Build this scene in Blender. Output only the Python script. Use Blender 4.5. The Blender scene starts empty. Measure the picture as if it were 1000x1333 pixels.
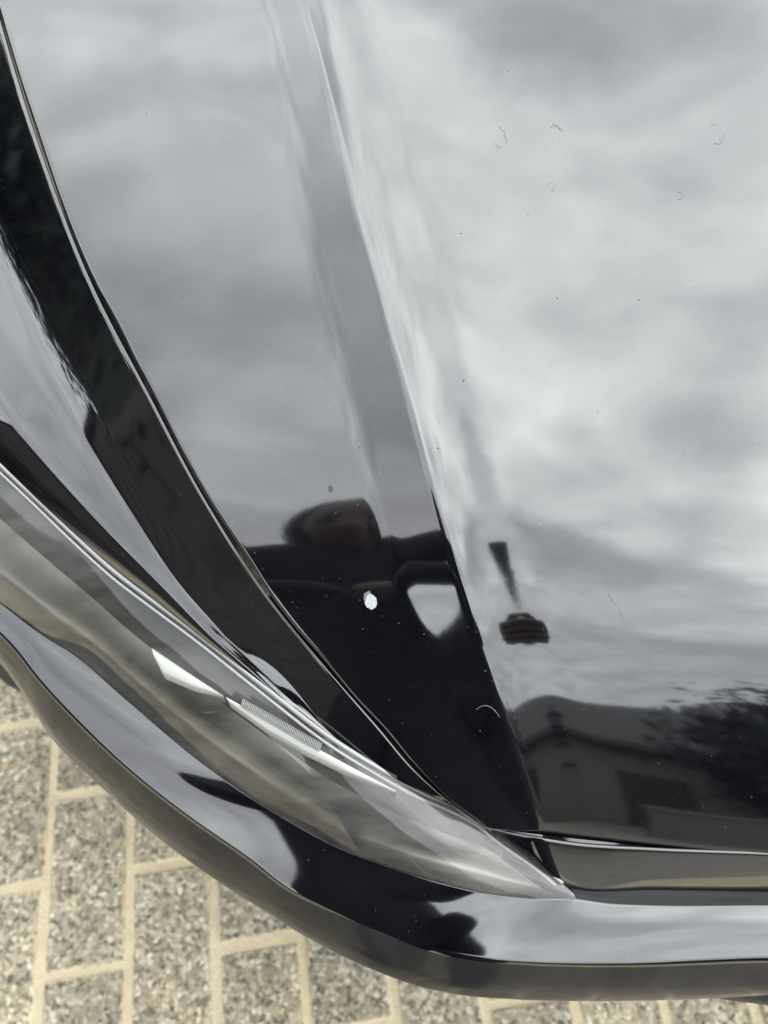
import bpy, bmesh, math, random
import numpy as np
from mathutils import Vector, Matrix

random.seed(7); rng = np.random.default_rng(7)
scn = bpy.context.scene
COL = scn.collection
R = math.radians

# ------------------------------------------------------------------ camera
CAM = np.array([0.0, 0.0, 1.10]); PITCH = R(60.0); FPX = 1003.0
cd = bpy.data.cameras.new('camera'); cam = bpy.data.objects.new('camera', cd); COL.objects.link(cam)
cam.location = CAM; cam.rotation_euler = (math.pi/2 - PITCH, 0, 0)
cd.sensor_fit = 'VERTICAL'; cd.sensor_height = 34.6; cd.lens = 34.6*FPX/1333.0
cd.clip_start = 0.005; cd.clip_end = 2000
cd.dof.use_dof = True; cd.dof.focus_distance = 0.40; cd.dof.aperture_fstop = 26.0/1000/0.0032
scn.camera = cam

# ------------------------------------------------------------------ sky and sun
SUN_EL, SUN_AZ = R(55), R(218)          # azimuth clockwise from +Y
w = bpy.data.worlds.new('World'); scn.world = w; w.use_nodes = True
nt = w.node_tree; N = nt.nodes; L = nt.links
N.clear()
def node(t, **k):
    n = N.new(t)
    for a, b in k.items(): setattr(n, a, b)
    return n
out = node('ShaderNodeOutputWorld'); bg = node('ShaderNodeBackground'); bg.inputs[1].default_value = 0.12
L.new(bg.outputs[0], out.inputs[0])
sky = node('ShaderNodeTexSky', sky_type='NISHITA', sun_disc=False, sun_elevation=SUN_EL, sun_rotation=SUN_AZ)
tc = node('ShaderNodeTexCoord')
sep = node('ShaderNodeSeparateXYZ'); L.new(tc.outputs['Generated'], sep.inputs[0])
def wm(op, a, b=None, c=None):
    n = node('ShaderNodeMath', operation=op)
    for i, v in enumerate((a, b, c)):
        if v is None: continue
        if isinstance(v, (int, float)): n.inputs[i].default_value = v
        else: L.new(v, n.inputs[i])
    return n.outputs[0]
zz = wm('ADD', wm('MAXIMUM', sep.outputs[2], 0.0), 0.22)
cx = wm('DIVIDE', sep.outputs[0], zz); cy = wm('DIVIDE', sep.outputs[1], zz)
cmb = node('ShaderNodeCombineXYZ'); L.new(cx, cmb.inputs[0]); L.new(cy, cmb.inputs[1])
def wnoise(scale, detail, off, dist=0.0, rough=0.55):
    mp = node('ShaderNodeMapping'); mp.inputs['Location'].default_value = off
    L.new(cmb.outputs[0], mp.inputs[0])
    n = node('ShaderNodeTexNoise'); n.inputs['Scale'].default_value = scale; n.inputs['Detail'].default_value = detail
    n.inputs['Roughness'].default_value = rough; n.inputs['Distortion'].default_value = dist
    L.new(mp.outputs[0], n.inputs['Vector']); return n.outputs[0]
# broken cloud deck: soft brighter and darker masses at their places overhead, frayed by noise
CLOUDS = [(-.34, .52, .50), (-.22, .29, .50), (-.27, .14, .24), (-.45, .22, .24), (-.40, .43, .40), (-.45, -.13, .16), (-.15, -.16, .33), (-.22, -.07, .40),
          (-.04, .30, .62), (.05, .50, .62), (.18, .62, .27), (.32, .56, .42), (.37, .44, .50), (.10, .33, .58), (.03, .08, .70), (.16, .05, .76), (.25, .18, .62),
          (.36, .16, .54), (.30, -.03, .42), (.22, -.37, .26), (.36, -.62, .44), (.31, -1.25, .27), (.11, -.12, .62), (.07, -.50, .44), (-.44, -.45, .17), (-.62, -.10, .19),
          (-.90, .20, .38), (.50, -.10, .85), (.30, -.20, .60), (.75, .05, .85), (.9, .8, .5), (0, 1.3, .45), (-1.0, 1.2, .42), (-.15, -1.3, .38), (-1.2, -1.2, .40), (1.2, -1.0, .45)]
def warp(scale, amt, off, vec):
    mp = node('ShaderNodeMapping'); mp.inputs['Location'].default_value = off; L.new(vec, mp.inputs[0])
    n = node('ShaderNodeTexNoise'); n.inputs['Scale'].default_value = scale; n.inputs['Detail'].default_value = 5; n.inputs['Roughness'].default_value = .55
    L.new(mp.outputs[0], n.inputs['Vector'])
    sb = node('ShaderNodeVectorMath', operation='SUBTRACT'); sb.inputs[1].default_value = (.5, .5, .5); L.new(n.outputs[1], sb.inputs[0])
    sc = node('ShaderNodeVectorMath', operation='SCALE'); sc.inputs['Scale'].default_value = amt; L.new(sb.outputs[0], sc.inputs[0])
    ad = node('ShaderNodeVectorMath', operation='ADD'); L.new(vec, ad.inputs[0]); L.new(sc.outputs[0], ad.inputs[1])
    fl = node('ShaderNodeVectorMath', operation='MULTIPLY'); fl.inputs[1].default_value = (1, 1, 0); L.new(ad.outputs[0], fl.inputs[0])
    return fl.outputs[0]
wv = warp(4.5, .34, (4.2, 1.3, 0), cmb.outputs[0])
num = den = None
for a, b, v in CLOUDS:
    dn = node('ShaderNodeVectorMath', operation='DISTANCE'); L.new(wv, dn.inputs[0]); dn.inputs[1].default_value = (a, b, 0)
    far = 1 if (abs(a) > .6 or abs(b) > .7) else 0
    d2 = wm('MULTIPLY', dn.outputs['Value'], dn.outputs['Value'])
    wgt = wm('EXPONENT', wm('MULTIPLY', d2, -1/(2*(.30 if far else .068)**2)))
    wgt = wm('MULTIPLY', wgt, .35 if far else 1.0)
    num = wm('MULTIPLY', wgt, v) if num is None else wm('MULTIPLY_ADD', wgt, v, num)
    den = wgt if den is None else wm('ADD', den, wgt)
cl = wm('DIVIDE', wm('ADD', num, .0004*.42), wm('ADD', den, .0004))
fine = wnoise(7.0, 6, (0.4, 5.2, 0), 0.4)
cl = wm('MULTIPLY', cl, wm('MULTIPLY_ADD', fine, 1.25, .36))
ramp = node('ShaderNodeValToRGB')
e = ramp.color_ramp.elements
e[0].position = 0.0; e[0].color = (0.0, 0.0, 0.0, 1)
e[1].position = 1.0; e[1].color = (1.42, 1.46, 1.45, 1)
m = ramp.color_ramp.elements.new(0.22); m.color = (0.275, 0.302, 0.335, 1)
m = ramp.color_ramp.elements.new(0.45); m.color = (0.605, 0.645, 0.665, 1)
L.new(cl, ramp.inputs[0])
sc_ = node('ShaderNodeVectorMath', operation='SCALE'); sc_.inputs['Scale'].default_value = 10.0
L.new(ramp.outputs[0], sc_.inputs[0])
mx = node('ShaderNodeMix', data_type='RGBA'); mx.inputs[0].default_value = 0.95
L.new(sky.outputs[0], mx.inputs[6]); L.new(sc_.outputs[0], mx.inputs[7])
L.new(mx.outputs[2], bg.inputs[0])

sd = bpy.data.lights.new('sun', 'SUN'); sun = bpy.data.objects.new('sun', sd); COL.objects.link(sun)
sd.energy = 0.5; sd.angle = R(175); sd.color = (1.0, 0.95, 0.86)
sdir = Vector((math.sin(SUN_AZ)*math.cos(SUN_EL), math.cos(SUN_AZ)*math.cos(SUN_EL), math.sin(SUN_EL)))
sun.rotation_euler = sdir.to_track_quat('Z', 'Y').to_euler(); sun.location = sdir*30

vs = scn.view_settings; vs.view_transform = 'Standard'; vs.look = 'None'; vs.exposure = 2.25; vs.gamma = 1; vs.use_curve_mapping = False
scn.cycles.max_bounces = 10; scn.cycles.glossy_bounces = 5; scn.cycles.transparent_max_bounces = 12
scn.cycles.transmission_bounces = 8

# ------------------------------------------------------------------ materials
class Mat:
    def __init__(s, name, base=(.5,.5,.5), rough=.5, metal=0.0, ior=1.5, **kw):
        s.m = bpy.data.materials.new(name); s.m.use_nodes = True
        s.nt = s.m.node_tree; s.p = s.nt.nodes['Principled BSDF']
        s.set('Base Color', (*base, 1)); s.set('Roughness', rough); s.set('Metallic', metal); s.set('IOR', ior)
        for k, v in kw.items(): s.set(k.replace('_', ' '), v)
    def set(s, k, v): s.p.inputs[k].default_value = v
    def n(s, t, **k):
        x = s.nt.nodes.new(t)
        for a, b in k.items():
            if a.startswith('i_'):
                x.inputs[a[2:].replace('_', ' ')].default_value = b
            else: setattr(x, a, b)
        return x
    def l(s, a, b): s.nt.links.new(a, b)
    def coord(s, kind='Object'):
        return s.n('ShaderNodeTexCoord').outputs[kind]
    def noise(s, scale, detail=4, rough=.55, vec=None, dist=0):
        x = s.n('ShaderNodeTexNoise'); x.inputs['Scale'].default_value = scale; x.inputs['Detail'].default_value = detail
        x.inputs['Roughness'].default_value = rough; x.inputs['Distortion'].default_value = dist
        s.l(vec if vec is not None else s.coord(), x.inputs['Vector']); return x
    def vor(s, scale, vec=None, feature='F1', out='Distance'):
        x = s.n('ShaderNodeTexVoronoi', feature=feature); x.inputs['Scale'].default_value = scale
        s.l(vec if vec is not None else s.coord(), x.inputs['Vector']); return x
    def ramp(s, fac, stops):
        r = s.n('ShaderNodeValToRGB'); el = r.color_ramp.elements
        while len(el) < len(stops): el.new(.5)
        for q, (p, c) in zip(el, stops):
            q.position = p; q.color = (*c, 1) if len(c) == 3 else c
        s.l(fac, r.inputs[0]); return r.outputs[0]
    def mix(s, fac, a, b, blend='MIX'):
        x = s.n('ShaderNodeMix', data_type='RGBA', blend_type=blend)
        for i, v in ((0, fac), (6, a), (7, b)):
            if isinstance(v, (int, float)): x.inputs[i].default_value = v
            elif isinstance(v, tuple): x.inputs[i].default_value = (*v, 1)
            else: s.l(v, x.inputs[i])
        return x.outputs[2]
    def math(s, op, a, b=0.0):
        x = s.n('ShaderNodeMath', operation=op)
        for i, v in enumerate((a, b)):
            if isinstance(v, (int, float)): x.inputs[i].default_value = v
            else: s.l(v, x.inputs[i])
        return x.outputs[0]
    def bump(s, h, strength=.3, dist=.001, to=None):
        b = s.n('ShaderNodeBump'); b.inputs['Strength'].default_value = strength; b.inputs['Distance'].default_value = dist
        s.l(h, b.inputs['Height']); s.l(b.outputs[0], s.p.inputs[to or 'Normal']); return b
    def color(s, c): s.l(c, s.p.inputs['Base Color'])

def gg(v): return (v, v, v)

def paint_mat():
    m = Mat('black_paint', (.002, .0025, .006), .035, 0, 1.95)
    co = m.coord()
    # blue metallic flake
    v = m.vor(2600, co); fl = m.ramp(m.n('ShaderNodeSeparateColor').outputs[0], [(0, gg(0)), (1, gg(1))])
    sepn = m.n('ShaderNodeSeparateColor'); m.l(v.outputs['Color'], sepn.inputs[0])
    flake = m.ramp(sepn.outputs[0], [(.86, gg(0)), (1.0, gg(1))])
    near = m.ramp(v.outputs['Distance'], [(.15, gg(1)), (.45, gg(0))])
    fk = m.math('MULTIPLY', flake, near)
    base = m.mix(fk, (.0005, .0006, .0016), (.022, .026, .05))
    # dust film: tiny pale grains and a thin uneven veil
    d = m.vor(420, co); ds = m.n('ShaderNodeSeparateColor'); m.l(d.outputs['Color'], ds.inputs[0])
    grain = m.math('MULTIPLY', m.ramp(ds.outputs[1], [(.93, gg(0)), (.995, gg(1))]), m.ramp(d.outputs['Distance'], [(.10, gg(1)), (.22, gg(0))]))
    veil = m.ramp(m.noise(9, 5, .6, co).outputs[0], [(.35, gg(0.0)), (.75, gg(.006))])
    base = m.mix(m.math('MULTIPLY', grain, .18), base, (.3, .28, .25))
    base = m.mix(veil, base, (.5, .48, .45))
    m.color(base)
    m.l(m.ramp(m.noise(14, 6, .6, co).outputs[0], [(.3, gg(.045)), (.8, gg(.07))]), m.p.inputs['Roughness'])
    m.bump(m.noise(260, 2, .5, co).outputs[0], .012, .0004)
    return m.m
PAINT = paint_mat()

def lip_mat():
    m = Mat('lower_paint', (.02, .02, .021), .14, 0, 1.16, Specular_IOR_Level=.3)
    co = m.coord()
    st = m.n('ShaderNodeMapping'); st.inputs['Rotation'].default_value = (0, 0, .6); st.inputs['Scale'].default_value = (40, 6, 20)
    m.l(co, st.inputs[0])
    sm = m.noise(1.0, 5, .6, st.outputs[0]).outputs[0]
    m.color(m.mix(m.ramp(sm, [(.45, gg(0)), (.8, gg(.06))]), (.020, .020, .0205), (.25, .24, .23)))
    m.l(m.ramp(sm, [(.3, gg(.09)), (.8, gg(.20))]), m.p.inputs['Roughness'])
    return m.m
LIP = lip_mat()
BLACK = Mat('black_plastic', (.008, .008, .009), .45).m
RUBBER = Mat('rubber', (.02, .02, .02), .7).m
DARKGAP = Mat('gap_dark', (.004, .004, .004), .8).m
def chip_mat():
    m = Mat('chip_primer', (.72, .74, .74), .7)
    m.color(m.ramp(m.noise(900, 3).outputs[0], [(.35, (.25, .26, .26)), (.65, (.33, .34, .34))])); return m.m
CHIP = chip_mat()
LINT = Mat('lint', (.19, .19, .185), .6).m
def lens_mat():
    m = bpy.data.materials.new('lens_plastic'); m.use_nodes = True
    nt = m.node_tree; n = nt.nodes; n.clear(); l = nt.links
    o = n.new('ShaderNodeOutputMaterial'); tr = n.new('ShaderNodeBsdfTransparent'); tr.inputs[0].default_value = (.93, .93, .90, 1)
    hz = n.new('ShaderNodeBsdfDiffuse'); hz.inputs[0].default_value = (.46, .455, .43, 1)
    tl = n.new('ShaderNodeBsdfTranslucent'); tl.inputs[0].default_value = (.5, .495, .465, 1)
    hm = n.new('ShaderNodeMixShader'); hm.inputs[0].default_value = .3; l.new(hz.outputs[0], hm.inputs[1]); l.new(tl.outputs[0], hm.inputs[2])
    gl = n.new('ShaderNodeBsdfGlossy'); gl.inputs['Roughness'].default_value = .05; gl.inputs[0].default_value = (1, 1, 1, 1)
    fr = n.new('ShaderNodeFresnel'); fr.inputs[0].default_value = 1.48
    co = n.new('ShaderNodeTexCoord')
    mp = n.new('ShaderNodeMapping'); mp.inputs['Rotation'].default_value = (0, 0, R(43)); mp.inputs['Scale'].default_value = (4, 22, 10); l.new(co.outputs['Object'], mp.inputs[0])
    ns = n.new('ShaderNodeTexNoise'); ns.inputs['Scale'].default_value = 2.2; ns.inputs['Detail'].default_value = 6; ns.inputs['Roughness'].default_value = .6
    l.new(mp.outputs[0], ns.inputs['Vector'])
    # fine scratches
    mp2 = n.new('ShaderNodeMapping'); mp2.inputs['Rotation'].default_value = (0, 0, R(20)); mp2.inputs['Scale'].default_value = (8, 420, 120); l.new(co.outputs['Object'], mp2.inputs[0])
    n2 = n.new('ShaderNodeTexNoise'); n2.inputs['Scale'].default_value = 1; n2.inputs['Detail'].default_value = 1; l.new(mp2.outputs[0], n2.inputs['Vector'])
    r2 = n.new('ShaderNodeValToRGB'); r2.color_ramp.elements[0].position = .76; r2.color_ramp.elements[1].position = .84
    r2.color_ramp.elements[1].color = (.16, .16, .16, 1); l.new(n2.outputs[0], r2.inputs[0])
    rp = n.new('ShaderNodeValToRGB'); rp.color_ramp.elements[0].position = .38; rp.color_ramp.elements[0].color = (.05, .05, .05, 1)
    rp.color_ramp.elements[1].position = .66; rp.color_ramp.elements[1].color = (.20, .20, .20, 1); l.new(ns.outputs[0], rp.inputs[0])
    ad = n.new('ShaderNodeMath'); ad.operation = 'ADD'; l.new(rp.outputs[0], ad.inputs[0]); l.new(r2.outputs[0], ad.inputs[1])
    m1 = n.new('ShaderNodeMixShader'); l.new(ad.outputs[0], m1.inputs[0]); l.new(tr.outputs[0], m1.inputs[1]); l.new(hm.outputs[0], m1.inputs[2])
    m2 = n.new('ShaderNodeMixShader'); l.new(fr.outputs[0], m2.inputs[0]); l.new(m1.outputs[0], m2.inputs[1]); l.new(gl.outputs[0], m2.inputs[2])
    l.new(m2.outputs[0], o.inputs[0]); return m
LENS = lens_mat()
def glassish(name, tint, ior=1.5):
    m = bpy.data.materials.new(name); m.use_nodes = True
    nt = m.node_tree; n = nt.nodes; n.clear(); l = nt.links
    o = n.new('ShaderNodeOutputMaterial'); tr = n.new('ShaderNodeBsdfTransparent'); tr.inputs[0].default_value = (*tint, 1)
    gl = n.new('ShaderNodeBsdfGlossy'); gl.inputs['Roughness'].default_value = .02
    fr = n.new('ShaderNodeFresnel'); fr.inputs[0].default_value = ior
    m2 = n.new('ShaderNodeMixShader'); l.new(fr.outputs[0], m2.inputs[0]); l.new(tr.outputs[0], m2.inputs[1]); l.new(gl.outputs[0], m2.inputs[2])
    l.new(m2.outputs[0], o.inputs[0]); return m
GLASS = glassish('tinted_glass', (.25, .28, .28))
def refl_mat():
    m = Mat('reflector_metal', (.42, .41, .38), .42, .45)
    co = m.coord()
    mp = m.n('ShaderNodeMapping'); mp.inputs['Rotation'].default_value = (0, 0, R(43)); mp.inputs['Scale'].default_value = (3, 14, 8); m.l(co, mp.inputs[0])
    m.color(m.ramp(m.noise(2, 4, .5, mp.outputs[0]).outputs[0], [(.42, (.11, .108, .10)), (.49, (.27, .266, .245)), (.60, (.42, .41, .38))])); return m.m  # mottled tone puts the bowl's blocky reflections into the colour
REFL = refl_mat()
BEZEL = Mat('bezel_grey', (.035, .034, .031), .4).m
DRL = Mat('light_guide', (.27, .272, .25), .35, 0, 1.5, Coat_Weight=.5).m
def tyre_mat(): return RUBBER
ALLOY = Mat('alloy', (.5, .5, .52), .3, .9).m

def paver_mat():
    m = Mat('aggregate_concrete', (.3, .28, .25), .8)
    info = m.n('ShaderNodeObjectInfo')
    co = m.coord(); ofs = m.n('ShaderNodeVectorMath', operation='SCALE'); ofs.inputs['Scale'].default_value = 1.0
    add = m.n('ShaderNodeVectorMath', operation='ADD'); m.l(co, add.inputs[0])
    cb = m.n('ShaderNodeCombineXYZ'); rr = m.math('MULTIPLY', info.outputs['Random'], 7.0)
    m.l(rr, cb.inputs[0]); m.l(rr, cb.inputs[1]); m.l(cb.outputs[0], add.inputs[1])
    vec = add.outputs[0]
    dn = m.noise(90, 3, .5, vec)
    wv = m.n('ShaderNodeVectorMath', operation='SCALE'); wv.inputs['Scale'].default_value = .013; m.l(dn.outputs[1], wv.inputs[0])
    ad2 = m.n('ShaderNodeVectorMath', operation='ADD'); m.l(vec, ad2.inputs[0]); m.l(wv.outputs[0], ad2.inputs[1])
    v = m.vor(190, ad2.outputs[0]); sc = m.n('ShaderNodeSeparateColor'); m.l(v.outputs['Color'], sc.inputs[0])
    stone = m.ramp(sc.outputs[0], [(0, (.045, .043, .04)), (.22, (.10, .094, .085)), (.42, (.21, .195, .165)), (.62, (.29, .265, .22)), (.80, (.36, .335, .285)), (.93, (.45, .43, .39)), (1, (.52, .50, .46))])
    rare = m.ramp(sc.outputs[1], [(.995, gg(0)), (.997, gg(1))])
    stone = m.mix(rare, stone, (.42, .24, .07))
    edge = m.ramp(v.outputs['Distance'], [(.45, gg(0)), (.80, gg(.8))])
    col = m.mix(edge, stone, (.19, .175, .15))
    v2 = m.vor(520, vec); s2 = m.n('ShaderNodeSeparateColor'); m.l(v2.outputs['Color'], s2.inputs[0])
    col = m.mix(m.ramp(s2.outputs[0], [(.5, gg(0)), (.9, gg(.55))]), col, m.ramp(s2.outputs[1], [(0, (.10, .095, .085)), (1, (.42, .39, .33))]))
    big = m.noise(9, 4, .6, vec).outputs[0]
    col = m.mix(1.0, col, m.ramp(big, [(.3, gg(.82)), (.7, (1.12, 1.1, 1.05))]), 'MULTIPLY')
    var = m.ramp(info.outputs['Random'], [(0, gg(.84)), (1, (1.1, 1.09, 1.06))])
    col = m.mix(1.0, col, var, 'MULTIPLY')
    col = m.mix(1.0, col, (1.14, 1.08, .94), 'MULTIPLY')
    geo = m.n('ShaderNodeNewGeometry')
    col = m.mix(1.0, col, m.ramp(m.noise(5.5, 5, .65, geo.outputs['Position']).outputs[0], [(.3, (.74, .73, .71)), (.68, (1.12, 1.12, 1.10))]), 'MULTIPLY')
    sx = m.n('ShaderNodeSeparateXYZ'); m.l(co, sx.inputs[0])
    ex = m.math('SUBTRACT', .0485, m.math('ABSOLUTE', sx.outputs[0])); ey = m.math('SUBTRACT', .1015, m.math('ABSOLUTE', sx.outputs[1]))
    ed = m.math('ADD', m.math('MINIMUM', ex, ey), m.math('MULTIPLY', m.math('SUBTRACT', m.noise(110, 4, .65, vec).outputs[0], .5), .013))
    col = m.mix(m.ramp(m.math('MULTIPLY', ed, 100), [(.0, gg(1)), (.38, gg(0))]), col, m.ramp(m.noise(700, 3, .7, vec).outputs[0], [(.3, (.34, .275, .175)), (.5, (.52, .44, .295)), (.72, (.70, .61, .43))]))
    m.color(col)
    h = m.math('SUBTRACT', 1.0, v.outputs['Distance'])
    m.bump(m.math('ADD', h, m.math('MULTIPLY', v2.outputs['Distance'], .4)), .8, .0016)
    return m.m
PAVER = paver_mat()
def sand_mat():
    m = Mat('joint_sand', (.45, .4, .3), .95)
    co = m.coord()
    n1 = m.noise(700, 3, .7, co).outputs[0]; n2 = m.noise(30, 4, .6, co).outputs[0]
    c = m.ramp(n1, [(.3, (.34, .275, .175)), (.5, (.52, .44, .295)), (.72, (.70, .61, .43))])
    c = m.mix(1.0, c, m.ramp(n2, [(.3, gg(.85)), (.7, gg(1.08))]), 'MULTIPLY'); m.color(c)
    m.bump(n1, .9, .002); return m.m
SAND = sand_mat()
def simple_noise(name, a, b, scale, rough=.85, detail=5):
    m = Mat(name, a, rough); m.color(m.ramp(m.noise(scale, detail, .6).outputs[0], [(.3, a), (.7, b)])); return m.m
ASPHALT = simple_noise('ground_paving', (.16, .15, .13), (.27, .25, .21), 6)
LEAF = simple_noise('leaf', (.018, .035, .014), (.05, .085, .03), 1.5, .6)
LEAFD = simple_noise('leaf_dark', (.006, .0095, .007), (.015, .023, .014), 1.5, .6)
BARK = simple_noise('bark', (.06, .045, .03), (.12, .09, .06), 12)
TIMBER = simple_noise('dark_timber', (.055, .044, .038), (.070, .056, .048), 3)
BRICKW = simple_noise('house_render', (.19, .178, .16), (.24, .222, .20), 4)
BRICK = simple_noise('house_brick', (.22, .15, .11), (.30, .21, .16), 7)
ROOF = simple_noise('roof_tile', (.06, .06, .06), (.09, .088, .085), 5)
FRAMEG = Mat('grey_frame', (.22, .22, .21), .5).m
WHITE = Mat('white_paintwork', (.75, .75, .73), .5).m
PANE = Mat('window_pane', (.02, .025, .03), .05, 0, 1.5).m
WALLST = simple_noise('garden_wall_stone', (.13, .115, .095), (.18, .16, .135), 7)
SKIN = simple_noise('skin', (.13, .085, .07), (.16, .105, .085), 30, .5)
HAIR = simple_noise('hair', (.025, .017, .012), (.05, .035, .025), 40, .5)
JACKET = simple_noise('navy_jacket', (.008, .008, .014), (.014, .014, .022), 20, .85)
def clothes_mat():
    m = Mat('dark_clothes', (.01, .01, .014), .85); co = m.coord(); sp = m.n('ShaderNodeSeparateXYZ'); m.l(co, sp.inputs[0])
    c = m.ramp(sp.outputs[2], [(0, (.05, .05, .05)), (.085, (.05, .05, .05)), (.09, (.016, .017, .022)), (.84, (.016, .017, .022)), (.845, (.008, .008, .013)), (1, (.008, .008, .013))])
    m.color(m.mix(1.0, c, m.ramp(m.noise(25, 4, .6, co).outputs[0], [(.3, gg(.7)), (.7, gg(1.3))]), 'MULTIPLY'))
    m.bump(m.noise(14, 4, .6, co).outputs[0], .6, .012); return m.m
CLOTHES = clothes_mat()
TROUSER = simple_noise('black_trousers', (.010, .010, .012), (.018, .018, .020), 20, .85)
PHONE = Mat('phone_shell', (.02, .03, .05), .2).m

# ------------------------------------------------------------------ object helpers
def tag(o, label=None, cat=None, group=None, kind=None):
    if label: o['label'] = label
    if cat: o['category'] = cat
    if group: o['group'] = group
    if kind: o['kind'] = kind
    return o
def link(name, me, mat, parent=None, smooth=True):
    o = bpy.data.objects.new(name, me); COL.objects.link(o)
    if mat is not None and not me.materials: me.materials.append(mat)
    if smooth and me.polygons: me.polygons.foreach_set('use_smooth', [True]*len(me.polygons))
    if parent is not None: o.parent = parent
    return o
def empty(name, loc=(0, 0, 0), rz=0):
    o = bpy.data.objects.new(name, None); o.location = loc; o.rotation_euler.z = rz; o.empty_display_size = .1
    COL.objects.link(o); return o
def mesh(verts, faces):
    me = bpy.data.meshes.new('m'); me.from_pydata([tuple(map(float, v)) for v in verts], [], faces); me.update(); return me
def grid_faces(nr, nc, off=0, flip=False):
    f = []
    for i in range(nr-1):
        for j in range(nc-1):
            a = off+i*nc+j; q = (a, a+1, a+nc+1, a+nc)
            f.append(q[::-1] if flip else q)
    return f
def grid_mesh(G, flip=False):
    nr, nc, _ = G.shape
    return mesh(G.reshape(-1, 3), grid_faces(nr, nc, 0, flip))
def mirrored(me, xc):
    v = np.array([q.co[:] for q in me.vertices]); v[:, 0] = 2*xc-v[:, 0]
    return mesh(v, [tuple(p.vertices)[::-1] for p in me.polygons])
class MB:
    def __init__(s): s.v = []; s.f = []
    def box(s, c, d, rot=None):
        o = len(s.v); hx, hy, hz = d[0]/2, d[1]/2, d[2]/2
        for x in (-hx, hx):
            for y in (-hy, hy):
                for z in (-hz, hz):
                    p = Vector((x, y, z))
                    if rot is not None: p = rot @ p
                    s.v.append((p.x+c[0], p.y+c[1], p.z+c[2]))
        for q in ((0, 1, 3, 2), (4, 6, 7, 5), (0, 4, 5, 1), (2, 3, 7, 6), (0, 2, 6, 4), (1, 5, 7, 3)): s.f.append(tuple(o+i for i in q))
        return s
    def tube(s, pts, rad, n=8, cap=True):
        pts = [Vector(p) for p in pts]; k = len(pts); o = len(s.v)
        rad = rad if hasattr(rad, '__len__') else [rad]*k
        for i, p in enumerate(pts):
            t = (pts[min(i+1, k-1)]-pts[max(i-1, 0)]).normalized()
            a = Vector((0, 0, 1)) if abs(t.z) < .9 else Vector((1, 0, 0))
            u = t.cross(a).normalized(); v = t.cross(u)
            for j in range(n):
                an = 2*math.pi*j/n; q = p+rad[i]*(math.cos(an)*u+math.sin(an)*v); s.v.append(q[:])
        for i in range(k-1):
            for j in range(n):
                a = o+i*n+j; b = o+i*n+(j+1) % n; s.f.append((a, b, b+n, a+n))
        if cap: s.f.append(tuple(o+j for j in range(n))[::-1]); s.f.append(tuple(o+(k-1)*n+j for j in range(n)))
        return s
    def build(s, name, mat, parent=None, smooth=False):
        return link(name, mesh(s.v, s.f), mat, parent, smooth)

# ------------------------------------------------------------------ measuring the place from the lens
def ray(px, py):
    xc = (px-500)/FPX; yc = -(py-666.5)/FPX
    return np.array([xc, math.cos(PITCH)+yc*math.sin(PITCH), -math.sin(PITCH)+yc*math.cos(PITCH)])
def at(px, py, z):
    d = ray(px, py); return CAM+d*(z-CAM[2])/d[2]
def spline(pts, n, dens=None):
    """Catmull-Rom (centripetal-ish by chord) through pts -> n points evenly spaced by key index."""
    P = np.array(pts, float); K = len(P)
    T = np.linspace(0, K-1, n) if dens is None else np.interp(np.linspace(0, 1, n), dens, np.arange(K))
    # tangents with chord weighting
    ch = np.linalg.norm(np.diff(P, axis=0), axis=1)+1e-9
    M = np.zeros_like(P)
    for i in range(K):
        if i == 0: M[i] = (P[1]-P[0])
        elif i == K-1: M[i] = (P[-1]-P[-2])
        else:
            a, b = ch[i-1], ch[i]; M[i] = ((P[i]-P[i-1])/a*b+(P[i+1]-P[i])/b*a)/(a+b)
    i0 = np.clip(np.floor(T).astype(int), 0, K-2); u = (T-i0)[:, None]; c = ch[i0][:, None]
    h00 = 2*u**3-3*u**2+1; h10 = u**3-2*u**2+u; h01 = -2*u**3+3*u**2; h11 = u**3-u**2
    m0 = M[i0]/1.0; m1 = M[i0+1]/1.0
    # M holds per-unit-chord slopes for inner keys
    s0 = np.where((i0 == 0)[:, None], M[i0], m0*c); s1 = np.where((i0+1 == K-1)[:, None], M[i0+1], m1*c)
    return h00*P[i0]+h10*s0+h01*P[i0+1]+h11*s1
def fritsch(x, y, q):
    return np.interp(q, x, y)
def sm(a, b, x):
    t = np.clip((x-a)/(b-a), 0, 1); return t*t*(3-2*t)

XC = 0.44                                   # centre line of the car
# ------------------------------------------------------------------ bonnet height field
TV = np.array([-.02, 0, .004, .02, .04, .06, .08, .10, .12, .14, .16, .18, .20, .24, .28, .32, .36, .40, .44, .60, .80, 1.0, 1.3])
TT = np.array([55, 54, 53, 50.0, 47.0, 43.0, 35.5, 29.5, 25.5, 22.8, 20.9, 19.7, 18.8, 17.0, 15.9, 14.8, 13.9, 13.1, 12.5, 10.5, 8, 6, 4])
_v = np.arange(-.02, 1.3, .0005)
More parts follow.
